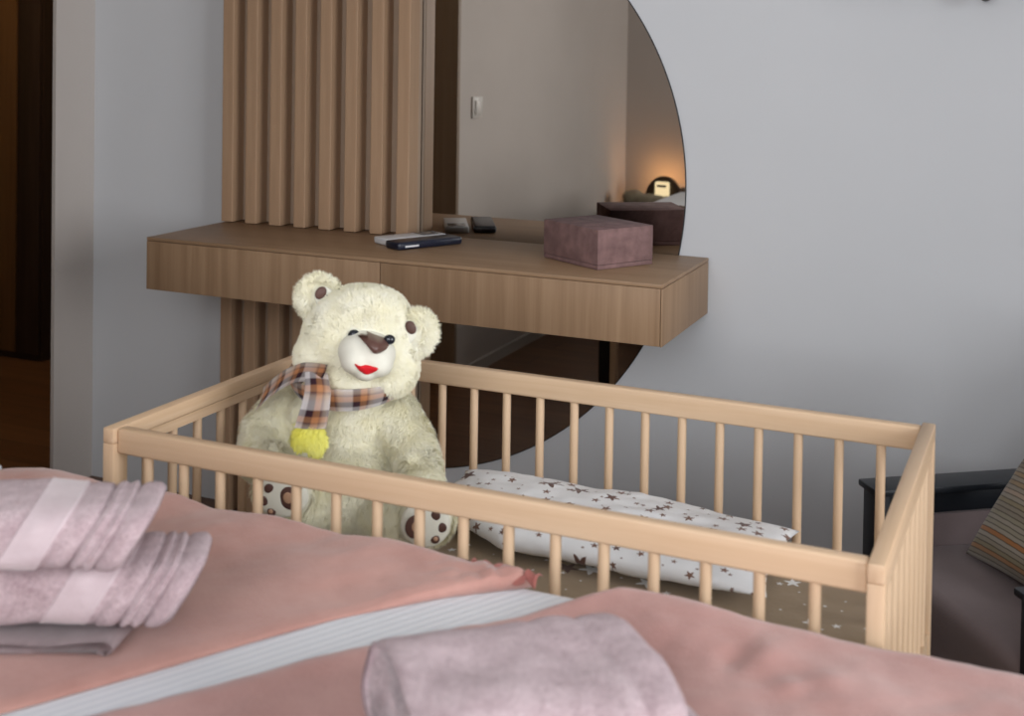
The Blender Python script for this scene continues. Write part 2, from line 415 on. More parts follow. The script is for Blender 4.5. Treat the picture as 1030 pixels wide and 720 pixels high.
grid_mesh(bm, P, False, True); bmesh.ops.recalc_face_normals(bm, faces=bm.faces[:]); obj('rim', bm, M['black'], t)

# jewel box
ang = math.atan2(.153, .094)
t = thing('jewellery_box', 'mauve velvet lidded box on the oak desk before the mirror', 'box', (-.910, -.297, .8105), ang)
box('body', 0, .162, .0, .202, 0, .010, M['box'], t, .002)
box('lid', -.0005, .1625, -.0005, .2025, .0105, .090, M['box'], t, .002)

# phones
def slab(name, label, cat, pts, h, m, z0):
    a, b, c = (Vector(p) for p in pts)    # front-left, front-right, back-left in plan
    u = (b-a); v = (c-a)
    t = thing(name, label, cat, (a.x, a.y, z0), math.atan2(u.y, u.x))
    return t, u.length, v.length
t = thing('mobile_phone', 'white phone lying flat on the oak desk below the slats', 'phone', (-1.512, -.212, .8105), math.radians(62))
bm = bmesh.new(); add_box(bm, 0, .178, -.036, .028, 0, .017, .004, 3); obj('body', bm, M['whitepl'], t, .7)
box('screen', .112, .168, -.028, .020, .0171, .0176, M['greypl'], t, .0002)
t = thing('mobile_phone', 'dark navy phone lying beside the white phone on the desk', 'phone', (-1.450, -.264, .8105), math.radians(62))
bm = bmesh.new(); add_box(bm, 0, .192, -.030, .030, 0, .019, .006, 3); obj('body', bm, M['navy'], t, .7)
box('camera_strip', .02, .06, -.0306, -.0295, .006, .0105, M['whitepl'], t, .0003)

# ------------------------------------------------------------------ television whose sensor just shows
t = thing('wall_television', 'black wall television whose small sensor shows at the top edge', 'television', (.25, -.04, 1.452))
box('cabinet', -.71, .70, -.02, .032, 0.006, .80, M['black'], t, .006)
bm = bmesh.new(); P = []
for i in range(17):
    a = PI+PI*i/16
    P.append([(-.377+.020*math.cos(a), y, .0+.034*math.sin(a)) for y in (-.012, .008)])
V = grid_mesh(bm, P); bm.faces.new([r[0] for r in V]); bm.faces.new([r[1] for r in reversed(V)]); bm.faces.new([V[0][1], V[0][0], V[-1][0], V[-1][1]])
obj('sensor', bm, M['black'], t, .8)

# ------------------------------------------------------------------ bed
t = thing('double_bed', 'double bed in white sheet filling the foreground under pink blankets', 'bed', (-.66, -2.17, 0))
BT = .642
BX0, BX1, BY0, BY1 = -.93, .96, -.62, .68
bm = bmesh.new(); add_box(bm, BX0+.02, BX0+.156, .657, BY1-.001, BT-.01, BT+.021, .010, 4); obj('sheet_fold', bm, M['sheet'], t, .8)
bm = bmesh.new(); add_box(bm, BX0, BX1, BY0, BY1-.002, .42, BT, .028, 5); obj('mattress', bm, M['sheet'], t, .8)
box('bed_base', BX0+.02, BX1-.02, BY0+.02, BY1-.01, .33, .418, M['blackwood'], t, .005)
for sx in (BX0+.08, BX1-.08):
    for sy in (BY0+.08, BY1-.08):
        box('leg', sx-.03, sx+.03, sy-.03, sy+.03, 0, .33, M['black'], t, .003)

def lerp_poly(pts, n):
    pts = [Vector(p) for p in pts]; L = [0]
    for a, b in zip(pts, pts[1:]): L.append(L[-1]+(b-a).length)
    out = []
    for i in range(n):
        s = L[-1]*i/(n-1); k = 0
        while k < len(L)-2 and s > L[k+1]: k += 1
        f = (s-L[k])/max(1e-9, L[k+1]-L[k]); out.append(pts[k].lerp(pts[k+1], min(1, f)))
    return out
def smooth_line(l, it=6):
    for _ in range(it):
        l = [l[0]]+[(l[i-1]+l[i]*2+l[i+1])/4 for i in range(1, len(l)-1)]+[l[-1]]
    return l
def blanket(name, label, far, right, near, left, hf, mat, nu=150, nv=110, th=.008):
    """far, near run left->right; left, right run far->near (plan outlines); hf(x, y, s, t) = height over the sheet"""
    f = smooth_line(lerp_poly(far, nu)); n = smooth_line(lerp_poly(near, nu))
    l = smooth_line(lerp_poly(left, nv)); r = smooth_line(lerp_poly(right, nv))
    P = []
    for i in range(nu):
        u = i/(nu-1); row = []
        for j in range(nv):
            v = j/(nv-1)
            p = f[i]*(1-v)+n[i]*v + l[j]*(1-u)+r[j]*u - (f[0]*(1-u)*(1-v)+f[-1]*u*(1-v)+n[0]*(1-u)*v+n[-1]*u*v)
            e = min(u, 1-u, v, 1-v)
            z = BT+.0025+th+hf(p.x, p.y, u, v)
            if e < .03: z -= th*.6*(1-e/.03)**2
            row.append(Vector((p.x, p.y, max(z, BT+.0025))))
        P.append(row)
    bm = bmesh.new(); V = grid_mesh(bm, P, flip=True)
    Q = [[Vector((p.x, p.y, BT+.0008)) for p in row] for row in P]
    W = grid_mesh(bm, Q)
    rim = [(i, 0) for i in range(nu)]+[(nu-1, j) for j in range(1, nv)]+[(i, nv-1) for i in range(nu-2, -1, -1)]+[(0, j) for j in range(nv-2, 0, -1)]
    for a, b in zip(rim, rim[1:]+rim[:1]):
        bm.faces.new([V[a[0]][a[1]], V[b[0]][b[1]], W[b[0]][b[1]], W[a[0]][a[1]]])
    bmesh.ops.recalc_face_normals(bm, faces=bm.faces[:])
    return obj(name, bm, mat, None, 4)
def folds(x, y, k):
    return .006*nz(x*4, y*4, k)+.0035*nz(x*11, y*11, k+3)+.0016*nz(x*32, y*32, k+9)
def hA(x, y, u, v):
    press = 1-.85*math.exp(-((x+1.12)/.34)**4-((y+1.80)/.18)**4)
    h = folds(x, y, 1.0)*press
    h += .014*math.exp(-((y+1.5447)/.045)**2)*math.exp(-((x+1.2936)/.14)**2)      # soft roll by the far corner
    h += .013*math.exp(-((y+1.50)/.13)**2)*min(1, max(0, (-.60-x)/.10))
    s = (x*.84-y*.55)                                                         # long shallow creases
    h += .004*math.sin(s*38+2*nz(x*3, y*3, 5))*press
    c = math.hypot(x+0.5896, y+1.5095)
    h += .012*math.exp(-(c/.07)**2)*(.6+.8*nz(x*60, y*60, 2))
    return h
tag(blanket('pink_blanket', '', [(-1.365, -1.4937), (-1.144, -1.4937), (-0.792, -1.4972), (-0.5632, -1.5078)],
    [(-0.5632, -1.5078), (-0.6468, -1.5799), (-0.7339, -1.6811), (-0.7964, -1.7841), (-0.8404, -1.8624), (-0.924, -1.997), (-1.0472, -2.1959)],
    [(-1.5752, -1.8879), (-1.32, -2.0375), (-1.0472, -2.1959)], [(-1.365, -1.4937), (-1.425, -1.53), (-1.5752, -1.82)], hA, M['pinkA']),
    'dusty pink blanket spread on the bed under the stack of two folded towels', 'blanket')
def hB(x, y, u, v):
    press = 1-.9*math.exp(-((x+.58)/.17)**2-((y+1.90)/.14)**2)
    h = folds(x, y, 7.0)*press
    h += .014*math.exp(-((x+0.3960)/.10)**2)*math.exp(-((y+1.5183)/.08)**2)
    h += .004*math.exp(-(u/.05)**2)
    h += .003*max(0, nz(x*14, y*14, 21))*math.exp(-((x+.264)/.25)**2)
    for cx, cy, a, b, dz in ((-0.264, -1.5799, 0.018, 0.0315, 0.007), (-0.2288, -1.6327, 0.0162, 0.018, 0.006), (-0.2948, -1.6063, 0.0135, 0.027, -0.006), (-0.1936, -1.6063, 0.018, 0.018, 0.005)):
        h += dz*math.exp(-((x-cx)/a)**2-((y-cy)/b)**2)
    return h
tag(blanket('pink_blanket', '', [(-0.452, -1.5035), (-0.38, -1.4946), (-0.176, -1.4946), (0.2552, -1.4946)], [(0.2552, -1.4946), (0.2552, -2.2839)],
    [(-1.0208, -2.2839), (0.2552, -2.2839)], [(-0.452, -1.5035), (-0.520, -1.575), (-0.5993, -1.6729), (-0.6838, -1.763), (-0.7973, -1.9152), (-0.8466, -1.975), (-1.0208, -2.2839)], hB, M['pinkB']),
    'rose pink blanket on the bed under the single foreground towel', 'blanket')
A = bpy.data.objects['pink_blanket']
# ruffled corner of the left blanket
bm = bmesh.new(); P = []
n = 120
for i in range(n):
    s = i/(n-1); row = []
    for j in range(7):
        w = j/6
        a = s*2*PI*5
        base = Vector((-.648+.096*s, -1.497-.004*s, BT+.012))
        row.append(base+Vector((.006*math.sin(a*1.3+1)*w, -.022*w+.006*math.sin(a)*w, .006*math.sin(a+.5)*w+.006*math.sin(w*PI)+.002)))
    P.append(row)
grid_mesh(bm, P); bmesh.ops.solidify(bm, geom=bm.faces[:], thickness=.003)
bmesh.ops.recalc_face_normals(bm, faces=bm.faces[:])
r = obj('ruffle', bm, M['ruffle'], A, 4); r['label'] = 'coral pink crumpled ruffle'

# ------------------------------------------------------------------ towels
TS = .88
def towel(name, label, loc, rz, L, D, H, shear, ridges, band, group=None, ends=True, sag=0, seed=0, hem=None, shz=.62, lump=.0045):
    """a folded bath towel: flattened roll along local x (right end at x=0, left end at x=-L), D deep in y, H high"""
    t = thing(name, label, 'towel', loc, rz, group); t.scale = (TS, TS, TS)
    NX, NA = 150, 72
    def ring(x, scale=1.0, off=0):
        row = []
        for k in range(NA):
            a = 2*PI*k/NA; ca, sa = math.cos(a), math.sin(a)
            e = .62
            y = D/2*math.copysign(abs(ca)**e, ca)*scale; z = H/2*math.copysign(abs(sa)**e, sa)*scale
            bump = lump*nz(x*13+seed, y*16, z*16)+.0015*nz(x*45, y*45, z*45+seed)
            f = 1+bump/max(.02, math.hypot(y, z))
            y *= f; z *= f
            row.append(Vector((x+shear*y+shz*z+off, y, max(0.0005, z+H/2+sag*math.sin(-x/L*PI)))))
        return row
    def prof(x):
        s = 1.0
        for (c, wd, amp) in ridges: s += amp*math.exp(-((x-c)/wd)**2)
        return s
    P = []
    # left cap spiral, body, right cap spiral
    caps = [(.12, .010), (.22, .004), (.33, .012), (.45, .003), (.58, .011), (.70, .002), (.80, .008), (.90, .0035), (.97, .001)]
    for sc, d in caps: P.append(ring(-L+d*1.6, sc*prof(-L)))
    for i in range(NX):
        x = -L+L*i/(NX-1); s = prof(x)
        ed = min(x+L, -x)
        if ed < .012: s *= 1-.10*(1-ed/.012)**2
        P.append(ring(x, s))
    for sc, d in reversed(caps): P.append(ring(-d*1.6, sc*prof(0)*.95))
    bm = bmesh.new(); V = grid_mesh(bm, P, False, True)
    bm.faces.new(V[0]); bm.faces.new(list(reversed(V[-1])))
    bmesh.ops.recalc_face_normals(bm, faces=bm.faces[:])
    obj('terry_body', bm, M['terry'], t, 4)
    if band:
        P = []; nb = 22
        for i in range(nb):
            x = band[0]+(band[1]-band[0])*i/(nb-1)
            rr = .012 if i in (1, 2, nb-2, nb-3) else .004
            if i in (0, nb-1): rr = -.03
            P.append([p+Vector((0, (p.y)*(rr*1.0+.010), (p.z-H/2)*(rr+.010))) for p in ring(x, prof(x)*1.0)])
        for row in P:
            for p in row: p.z = max(.0006, p.z)
        bm = bmesh.new(); grid_mesh(bm, P, False, True); bmesh.ops.recalc_face_normals(bm, faces=bm.faces[:])
        o = obj('woven_band', bm, M['band'], t, 4); o['label'] = 'paler woven band'
    if hem:
        # a thin turned edge peeping out underneath along the front
        x0, x1, yf = hem; path = []; P = []
        for i in range(30): path.append((x0+(x1-x0)*i/29, .0035+.001*math.sin(i*.5)))
        for i in range(1, 12):
            a = -PI/2+PI*i/12; path.append((x1+.016*math.cos(a), .0105+.0085*math.sin(a)))
        for i in range(30):
            f = i/29; path.append((x1-(x1-x0)*f, .0190-.006*math.exp(-((f-.18)/.10)**2)-.0045*min(1, f*3)))
        for x, z in path: P.append([Vector((x+.12*(yf+j*.018+.066), yf+j*.018+.003*math.sin(x*30), z)) for j in range(8)])
        bm = bmesh.new(); grid_mesh(bm, P); bmesh.ops.solidify(bm, geom=bm.faces[:], thickness=.0035)
        bmesh.ops.recalc_face_normals(bm, faces=bm.faces[:])
        hm = obj('hem', bm, M['hem'], t, 4); hm.location = (0, 0, -.0215); hm['label'] = 'greyish turned hem'
    return t
a23 = math.radians(24)
RD = [(-.014, .010, .03), (-.031, .0025, -.10), (-.038, .004, .03), (-.046, .002, -.06), (-.053, .004, .03), (-.061, .0025, -.09), (-.075, .009, .02), (-.090, .003, -.04)]
p = on_z(180, 637, BT+.032)
TW2 = towel('folded_towel', 'lower lilac pink folded towel of the stack resting on the dusty pink blanket',
      (p.x-.06*.40*TS, p.y+.06*.91*TS, BT+.0325), a23, .50, .140, .084, -.12, RD, (-.158, -.098), seed=1, hem=(-.45, -.088, -.078))
p2 = on_z(133, 581, BT+.105)
TW1 = towel('folded_towel', 'upper lilac pink folded towel of the stack lying on another towel',
      (p2.x-.055*.40*TS, p2.y+.055*.91*TS, BT+.034+.0845*TS), a23, .50, .14, .078, -.12, [(c*1.05, w_, a) for c, w_, a in RD], (-.150, -.098), seed=4)
RD3 = [(-.018, .014, .03), (-.046, .006, -.05), (-.066, .012, .02), (-.095, .009, -.03)]
p3 = on_z(634, 752, BT+.03)
TW4 = towel('folded_towel', 'pale towel mostly hidden beneath the foreground lilac pink towel',
      (p3.x+.062, p3.y+.040, BT+.0185), math.radians(36), .30, .19, .022, -.10, [], None, seed=12)
TW3 = towel('folded_towel', 'lilac pink folded towel in the foreground on the rose pink blanket',
      (p3.x, p3.y+.03, BT+.041), math.radians(36), .27, .22, .078, -.10, RD3, None, seed=9, shz=.25, lump=.010)
# ------------------------------------------------------------------ crib
CL, CWD, CH = 1.1214, .5907, .7298
crib = thing('baby_crib', 'small light wood baby crib with round bars standing beside the bed', 'crib', (-.1536, -1.4727, 0), -.0115)
def copy(o, loc, rot=None):
    c = o.copy(); COL.objects.link(c); c.parent = o.parent; c.location = loc
    if rot: c.rotation_euler = rot
    return c
PT, PDp = .020, .032        # post thickness (x), depth (y)
post = box('post', 0, PT, 0, PDp, 0, CH-.023, M['pine_z'], crib, .002)
post.location = (-PT, 0, 0); copy(post, (-PT, CWD-PDp, 0)); copy(post, (-CL, 0, 0)); copy(post, (-CL, CWD-PDp, 0))
er = box('end_rail', 0, PT, 0, CWD, 0, .023, M['pine_y'], crib, .0025); er.location = (-PT, 0, CH-.023); copy(er, (-CL, 0, CH-.023))
eu = box('end_rail', .001, PT-.001, PDp, CWD-PDp, 0, .0160, M['pine_y'], crib); eu.location = (-PT, 0, CH-.0392); copy(eu, (-CL, 0, CH-.0392))
eb = box('end_rail', .002, PT-.002, PDp, CWD-PDp, 0, .045, M['pine_y'], crib, .002); eb.location = (-PT, 0, .37); copy(eb, (-CL, 0, .37))
sr = box('side_rail', 0, CL-2*PT, 0, .020, 0, .0375, M['pine_x'], crib, .004, 3); sr.location = (-CL+PT, .008, CH-.039); copy(sr, (-CL+PT, CWD-.028, CH-.039))
sb = box('side_rail', 0, CL-2*PT, 0, .020, 0, .045, M['pine_x'], crib, .004, 3); sb.location = (-CL+PT, .008, .37); copy(sb, (-CL+PT, CWD-.028, .37))
bm = bmesh.new(); add_cyl(bm, (0, 0, .41), (0, 0, CH-.037), .0074, 16)
bar = obj('bar', bm, M['pine_z'], crib, .7); bar.location = (-.0796, .018, 0)
for k in range(16):
    if k: copy(bar, (-.0796-.0647*k, .018, 0))
    copy(bar, (-.0788-.0642*k, CWD-.018, 0))
for k in range(8):
    y = .0855+.0612*k
    if y < CWD-.05:
        copy(bar, (-PT/2, y, 0)); copy(bar, (-CL+PT/2, y, 0))
# base the mattress lies on
box('base_board', -CL+PT+.002, -PT-.002, .030, CWD-.030, .416, .430, M['pine_x'], crib)

def crib_world(x, y, z):
    c, s = math.cos(-.0115), math.sin(-.0115)
    return Vector((-.1536+x*c-y*s, -1.4727+x*s+y*c, z))
t = thing('crib_mattress', 'tan crib mattress printed with small stars inside the crib', 'mattress', tuple(crib_world(-CL/2, CWD/2, .431)), -.0115)
bm = bmesh.new(); add_box(bm, -CL/2+.03, CL/2-.03, -CWD/2+.033, CWD/2-.033, 0, .077, .022, 5)
bmesh.ops.subdivide_edges(bm, edges=[e for e in bm.edges if e.calc_length() > .2], cuts=30, use_grid_fill=True)
for v in bm.verts:
    if v.co.z > .055: v.co.z += .004*nz(v.co.x*7, v.co.y*7, 3)
obj('cover', bm, M['star_tan'], t, .9)

# star print pillow along the back bars
def pillow_mesh(bm, Lx, Ly, H, nu=70, nv=40, seed=0, wr=.006, p=2.6, uvs=False):
    for side in (1, -1):
        P = []
        for i in range(nu):
            u = -1+2*i/(nu-1); row = []
            for j in range(nv):
                v = -1+2*j/(nv-1)
                f = max(0, (1-abs(u)**p)*(1-abs(v)**p))**.5
                pinch = 1-.06*(1-abs(v)**2)*abs(u)**6
                pinch2 = 1-.06*(1-abs(u)**2)*abs(v)**6
                z = side*(H/2*f)+wr*f*nz(u*4+seed, v*4, side)+wr*.4*f*nz(u*11, v*9+seed, side)
                row.append(Vector((u*Lx/2*pinch, v*Ly/2*pinch2, z)))
            P.append(row)
        grid_mesh(bm, P, flip=(side < 0), uv=(lambda a, b: (a/(nu-1), b/(nv-1))) if uvs else None)
    bmesh.ops.remove_doubles(bm, verts=bm.verts[:], dist=.0004)
    bmesh.ops.recalc_face_normals(bm, faces=bm.faces[:])
bm = bmesh.new(); pillow_mesh(bm, .67, .300, .085, seed=5, wr=.010)
for v in bm.verts:
    f = (v.co.x+.335)/.67
    tp = .50+.50*min(1, max(0, f/.30))**.8
    v.co.y = .15-(.15-v.co.y)*tp
    v.co.z = (v.co.z+.0425)*(1.0-.30*f)+.002+.008*nz(v.co.x*6, v.co.y*5, 4)*(1 if v.co.z > 0 else 0)
    v.co.z = max(.0012, v.co.z)
uvl = bm.loops.layers.uv.verify()
for f in bm.faces:
    for l in f.loops: l[uvl].uv = (l.vert.co.x, l.vert.co.y+l.vert.co.z)
o = obj('star_pillow', bm, M['star_white'], None, 4)
o.location = tuple(crib_world(-.491, .420, .5105)); o.rotation_euler = (0, 0, -.0115+.02); o.scale = (.88, .88, .88)
tag(o, 'long white crib pillow printed with brown stars along the back bars', 'pillow')

# ------------------------------------------------------------------ teddy bear
ORG = at(348, 470, 2.30); ORG.z = .398      # as measured; the bear is then set down at its own scale
YB_ = math.atan2(CR.y, CR.x)
SEAT = at(348, 470, 2.024); SEAT.z = .5085
bear = thing('teddy_bear', 'large cream plush teddy bear in a plaid scarf sitting in the crib', 'teddy bear', tuple(SEAT), YB_)
bear.scale = (.88, .88, .88)
INV = (Matrix.Translation(ORG) @ Matrix.Rotation(YB_, 4, 'Z')).inverted()
def bl(x, y, d): return INV @ at(x, y, d)      # bear-local point (x right, -y to the front, z up)
def remesh(bm, vox=.007, smooth=6):
    me = bpy.data.meshes.new('tmp'); bm.to_mesh(me); bm.free()
    o = bpy.data.objects.new('tmp', me); COL.objects.link(o)
    r = o.modifiers.new('r', 'REMESH'); r.mode = 'VOXEL'; r.voxel_size = vox
    s = o.modifiers.new('s', 'SMOOTH'); s.iterations = smooth; s.factor = .5
    dg = bpy.context.evaluated_depsgraph_get(); dg.update()
    out = bpy.data.meshes.new_from_object(o.evaluated_get(dg))
    bpy.data.objects.remove(o); bpy.data.meshes.remove(me)
    return out
def furred(name, me, mat, parent, count, length, width, comb, keep=None, seed=1, fl=None, zmin=None):
    """plush: the skin plus thousands of short tapering tufts in the same mesh"""
    rg = np.random.default_rng(seed)
    me.calc_loop_triangles()
    V = np.array([v.co[:] for v in me.vertices]); T = np.array([t.vertices[:] for t in me.loop_triangles])
    NV = np.array([v.normal[:] for v in me.vertices])
    a, b, c = V[T[:, 0]], V[T[:, 1]], V[T[:, 2]]
    ar = np.linalg.norm(np.cross(b-a, c-a), axis=1); pk = rg.choice(len(T), count, p=ar/ar.sum())
    r1, r2 = rg.random(count), rg.random(count); sq = np.sqrt(r1)
    w = np.stack([1-sq, sq*(1-r2), sq*r2], 1)[:, :, None]
    P = (V[T[pk]]*w).sum(1); N = (NV[T[pk]]*w).sum(1); N /= np.linalg.norm(N, axis=1)[:, None]
    if keep is not None:
        k = keep(P); P, N = P[k], N[k]
    n = len(P)
    Ln = length*(.6+.7*rg.random(n))[:, None]
    if fl is not None: Ln = Ln*fl(P)[:, None]
    cv = comb(P); cv = cv-N*(cv*N).sum(1)[:, None]
    # clumps: neighbouring tufts lean alike
    cell = np.floor(P/.018).astype(int); hsh = (cell[:, 0]*73856093 ^ cell[:, 1]*19349663 ^ cell[:, 2]*83492791) % 997
    table = rg.normal(size=(997, 3))*.26
    lean = cv+table[hsh]+rg.normal(size=(n, 3))*.22
    lean = lean-N*(lean*N).sum(1)[:, None]
    lean /= (np.linalg.norm(lean, axis=1)[:, None]+1e-9)
    side = np.cross(N, lean); side /= (np.linalg.norm(side, axis=1)[:, None]+1e-9)
    wd = width*(.7+.6*rg.random(n))[:, None]
    p0 = P-N*.001; p1 = P+N*Ln*.36+lean*Ln*.40; p2 = P+N*Ln*.52+lean*Ln*.95
    vv = np.stack([p0-side*wd, p0+side*wd, p1+side*wd*.8, p1-side*wd*.8, p2], 1).reshape(-1, 3)
    if zmin is not None: vv[:, 2] = np.maximum(vv[:, 2], zmin); V[:, 2] = np.maximum(V[:, 2], zmin)
    base = len(V); idx = base+np.arange(n)*5
    faces = [tuple(p.vertices) for p in me.polygons]
    q = np.stack([idx+3, idx+2, idx+1, idx], 1).tolist(); tr = np.stack([idx+4, idx+2, idx+3], 1).tolist()
    nm = bpy.data.meshes.new(name)
    nm.from_pydata(np.vstack([V, vv]).tolist(), [], faces+q+tr); nm.update()
    nm.polygons.foreach_set('use_smooth', np.ones(len(nm.polygons), bool))
    nm.materials.append(mat)
    bpy.data.meshes.remove(me)
    return link(name, nm, parent)
def chain(bm, nodes):
    for (p, r), (q, s) in zip(nodes, nodes[1:]):
        n = max(2, int((Vector(q)-Vector(p)).length/.02))
        for i in range(n+1):
            f = i/n; rr = r+(s-r)*f; ellip(bm, Vector(p).lerp(Vector(q), f), (rr,)*3, 2)
bm = bmesh.new()
ellip(bm, bl(342, 468, 2.33), (.108, .090, .130)); ellip(bm, bl(346, 490, 2.29), (.108, .085, .092)); ellip(bm, bl(344, 418, 2.32), (.105, .072, .062))
ellip(bm, bl(352, 395, 2.31), (.07, .06, .05))
chain(bm, [(bl(290, 413, 2.35), .050), (bl(268, 437, 2.32), .048), (bl(264, 462, 2.27), .044), (bl(280, 474, 2.23), .040)])
chain(bm, [(bl(398, 420, 2.31), .046), (bl(413, 446, 2.28), .044), (bl(421, 470, 2.24), .042), (bl(424, 490, 2.19), .039)])
fl_, fr_ = bl(284, 499, 2.165), bl(428, 527, 2.145)
chain(bm, [(bl(318, 508, 2.29), .058), (fl_.lerp(bl(318, 508, 2.29), .45), .050), (fl_+Vector((0, .03, 0)), .044)])
chain(bm, [(bl(375, 512, 2.27), .058), (fr_.lerp(bl(375, 512, 2.27), .45), .050), (fr_+Vector((0, .03, 0)), .044)])
ellip(bm, fl_+Vector((0, .018, .0)), (.056, .026, .044)); ellip(bm, fr_+Vector((0, .018, 0)), (.052, .026, .047))
for v in bm.verts: v.co.z = max(v.co.z, .004)
hc = bl(363, 347, 2.28)
def sole_keep(P):
    k = np.ones(len(P), bool)
    for c, rx in ((fl_, .050), (fr_, .046)):
        d = P-np.array(c[:]); k &= ~((np.abs(d[:, 0]) < rx) & (np.abs(d[:, 2]) < .040) & (d[:, 1] < .012))
    return k
def comb_body(P):
    c = np.zeros_like(P); c[:, 2] = -.75; c[:, 1] = -.25; return c
furred('body', remesh(bm), M['fur'], bear, 95000, .0135, .0009, comb_body, sole_keep, 3, None, .001)

# head
bm = bmesh.new()
TILT = Matrix.Rotation(math.radians(10), 3, 'Y')
def hl(x, y, z): return hc + TILT @ Vector((x, y, z))        # head-local (x right, -y front, z up), rolled a little
ellip(bm, hl(0, 0, .005), (.107, .098, .100), 3, TILT)
ellip(bm, hl(-.056, -.014, -.030), (.056, .064, .052)); ellip(bm, hl(.058, -.014, -.030), (.054, .064, .052))
ellip(bm, hl(0, -.018, -.042), (.072, .072, .048)); ellip(bm, hl(0, -.01, .055), (.078, .075, .052))
mz = bl(369, 356, 2.195)      # muzzle centre, face turned to the right
def head_keep(P):
    d = (P-np.array(mz[:]))/np.array((.048, .06, .041)); k = (d**2).sum(1) > 1
    for e in (bl(356, 338, 2.18), bl(391.5, 343, 2.176)): k &= np.linalg.norm(P-np.array(e[:]), axis=1) > .016
    return k
def comb_head(P):
    d = P-np.array(mz[:]); d /= np.linalg.norm(d, axis=1)[:, None]; d[:, 2] -= .15; return d*.75
def head_len(P):
    d = np.linalg.norm((P-np.array(mz[:])), axis=1); return np.clip(d/.10, .45, 1.0)
furred('head', remesh(bm), M['fur'], bear, 52000, .0125, .0009, comb_head, head_keep, 5, head_len)
for sx, ang in ((-1, -34), (1, 38)):
    c = hl(-.090, .004, .066) if sx < 0 else hl(.093, -.030, .044)
    bm = bmesh.new(); R_ = Matrix.Rotation(math.radians(ang), 3, 'Y') @ Matrix.Rotation(math.radians(-12*sx), 3, 'Z')
    ellip(bm, c, (.036, .019, .040), 3, R_); ellip(bm, c-R_ @ Vector((0, -.004, .022)), (.031, .018, .026), 3, R_)
    fc = np.array((c+R_ @ Vector((sx*-.006, -.018, -.004)))[:])
    def ear_keep(P, fc=fc): 
        d = (P-fc)/np.array((.025, .020, .031)); return (d**2).sum(1) > 1
    cc = np.array(c[:])
    def comb_ear(P, cc=cc): return (P-cc)/.05
    ear = furred('ear', remesh(bm, .005, 4), M['fur'], bear, 10000, .016, .0010, comb_ear, ear_keep, 11+sx)
    for nm, off, ro, rr, mt in (('ear_lining', (sx*-.009, -.0185, -.006), 0, (.019, .006, .027), 'velboa'), ('ear_patch', (sx*-.008, -.0245, .010), 20*sx, (.0125, .003, .0095), 'pad'),
                            ('ear_patch', (sx*-.015, -.0245, -.010), -20*sx, (.009, .003, .011), 'pad' if sx < 0 else 'tan_print')):
        bm = bmesh.new(); ellip(bm, c+R_ @ Vector(off), rr, 3, R_ @ Matrix.Rotation(math.radians(ro), 3, 'Y'))
        obj(nm, bm, M[mt], ear, 4)
# muzzle
TURN = Matrix.Rotation(math.radians(14), 3, 'Z')
HR = TILT @ TURN
bm = bmesh.new(); ellip(bm, mz, (.052, .046, .040), 4, HR); ellip(bm, mz+HR @ Vector((-.020, -.014, -.010)), (.028, .036, .027), 3, HR); ellip(bm, mz+HR @ Vector((.020, -.014, -.010)), (.028, .036, .027), 3, HR)
ellip(bm, mz+HR @ Vector((0, -.018, .016)), (.024, .030, .022), 3, HR); ellip(bm, mz+HR @ Vector((0, -.010, -.028)), (.024, .034, .018), 3, HR)
mm = remesh(bm, .0035, 8)
mm.materials.append(M['velboa'])
for p in mm.polygons: p.use_smooth = True
muz = link('muzzle', mm, bear)
def on_muzzle(pts, name, mat, lift=.0015, th=.004, sub=3, rim=.75):
    """a padded applique: outline in face coordinates (x right, z up), pressed on the muzzle"""
    from mathutils.bvhtree import BVHTree
    bv = BVHTree.FromPolygons([v.co for v in mm.vertices], [p.vertices for p in mm.polygons])
    n = len(pts); cx = sum(p[0] for p in pts)/n; cz = sum(p[1] for p in pts)/n
    rings = []
    for s in (1.0, .85, .6, .3):
        row = []
        for x, z in pts:
            q = mz+HR @ Vector((cx+(x-cx)*s, -.12, cz+(z-cz)*s)); d = HR @ Vector((0, 1, 0))
            hit = bv.ray_cast(q, d)[0] or (q+d*.09)
            row.append(hit-d*(lift+th*(1-s**3)))
        rings.append(row)
    back = [p+HR @ Vector((0, .006, 0)) for p in rings[0]]
    bm = bmesh.new(); V = grid_mesh(bm, [back]+rings, False, True); bm.faces.new(V[-1]); 
    bmesh.ops.recalc_face_normals(bm, faces=bm.faces[:])
    return obj(name, bm, mat, bear, 1.0)
def curve_pts(ctrl, n=8):
    out = []
    k = len(ctrl)
    for i in range(k):
        p0, p1, p2, p3 = (Vector(ctrl[(i+j-1) % k]) for j in range(4))
        for s in range(n):
            f = s/n
            out.append(((2*p1)+(p2-p0)*f+(2*p0-5*p1+4*p2-p3)*f*f+(3*p1-p0-3*p2+p3)*f**3)/2)
    return [(p[0], p[1]) for p in out]
on_muzzle(curve_pts([(-.026, .036), (-.008, .039), (.014, .036), (.031, .030), (.026, .020), (.006, .013), (-.010, .024)]), 'nose', M['nose'], .005, .008)
on_muzzle(curve_pts([(-.026, -.009), (-.016, -.0115), (-.006, -.0095), (.004, -.0105), (.016, -.0125), (.008, -.023), (-.003, -.0265), (-.016, -.020)]), 'mouth', M['mouth'], .0015, .004)
for ex in (-.0385, .0335):
    bm = bmesh.new(); e = bl(356, 338, 2.186) if ex < 0 else bl(391.5, 343, 2.182); ellip(bm, e, (.0105, .008, .009), 3)
    obj('eye', bm, M['eye'], bear, 4)
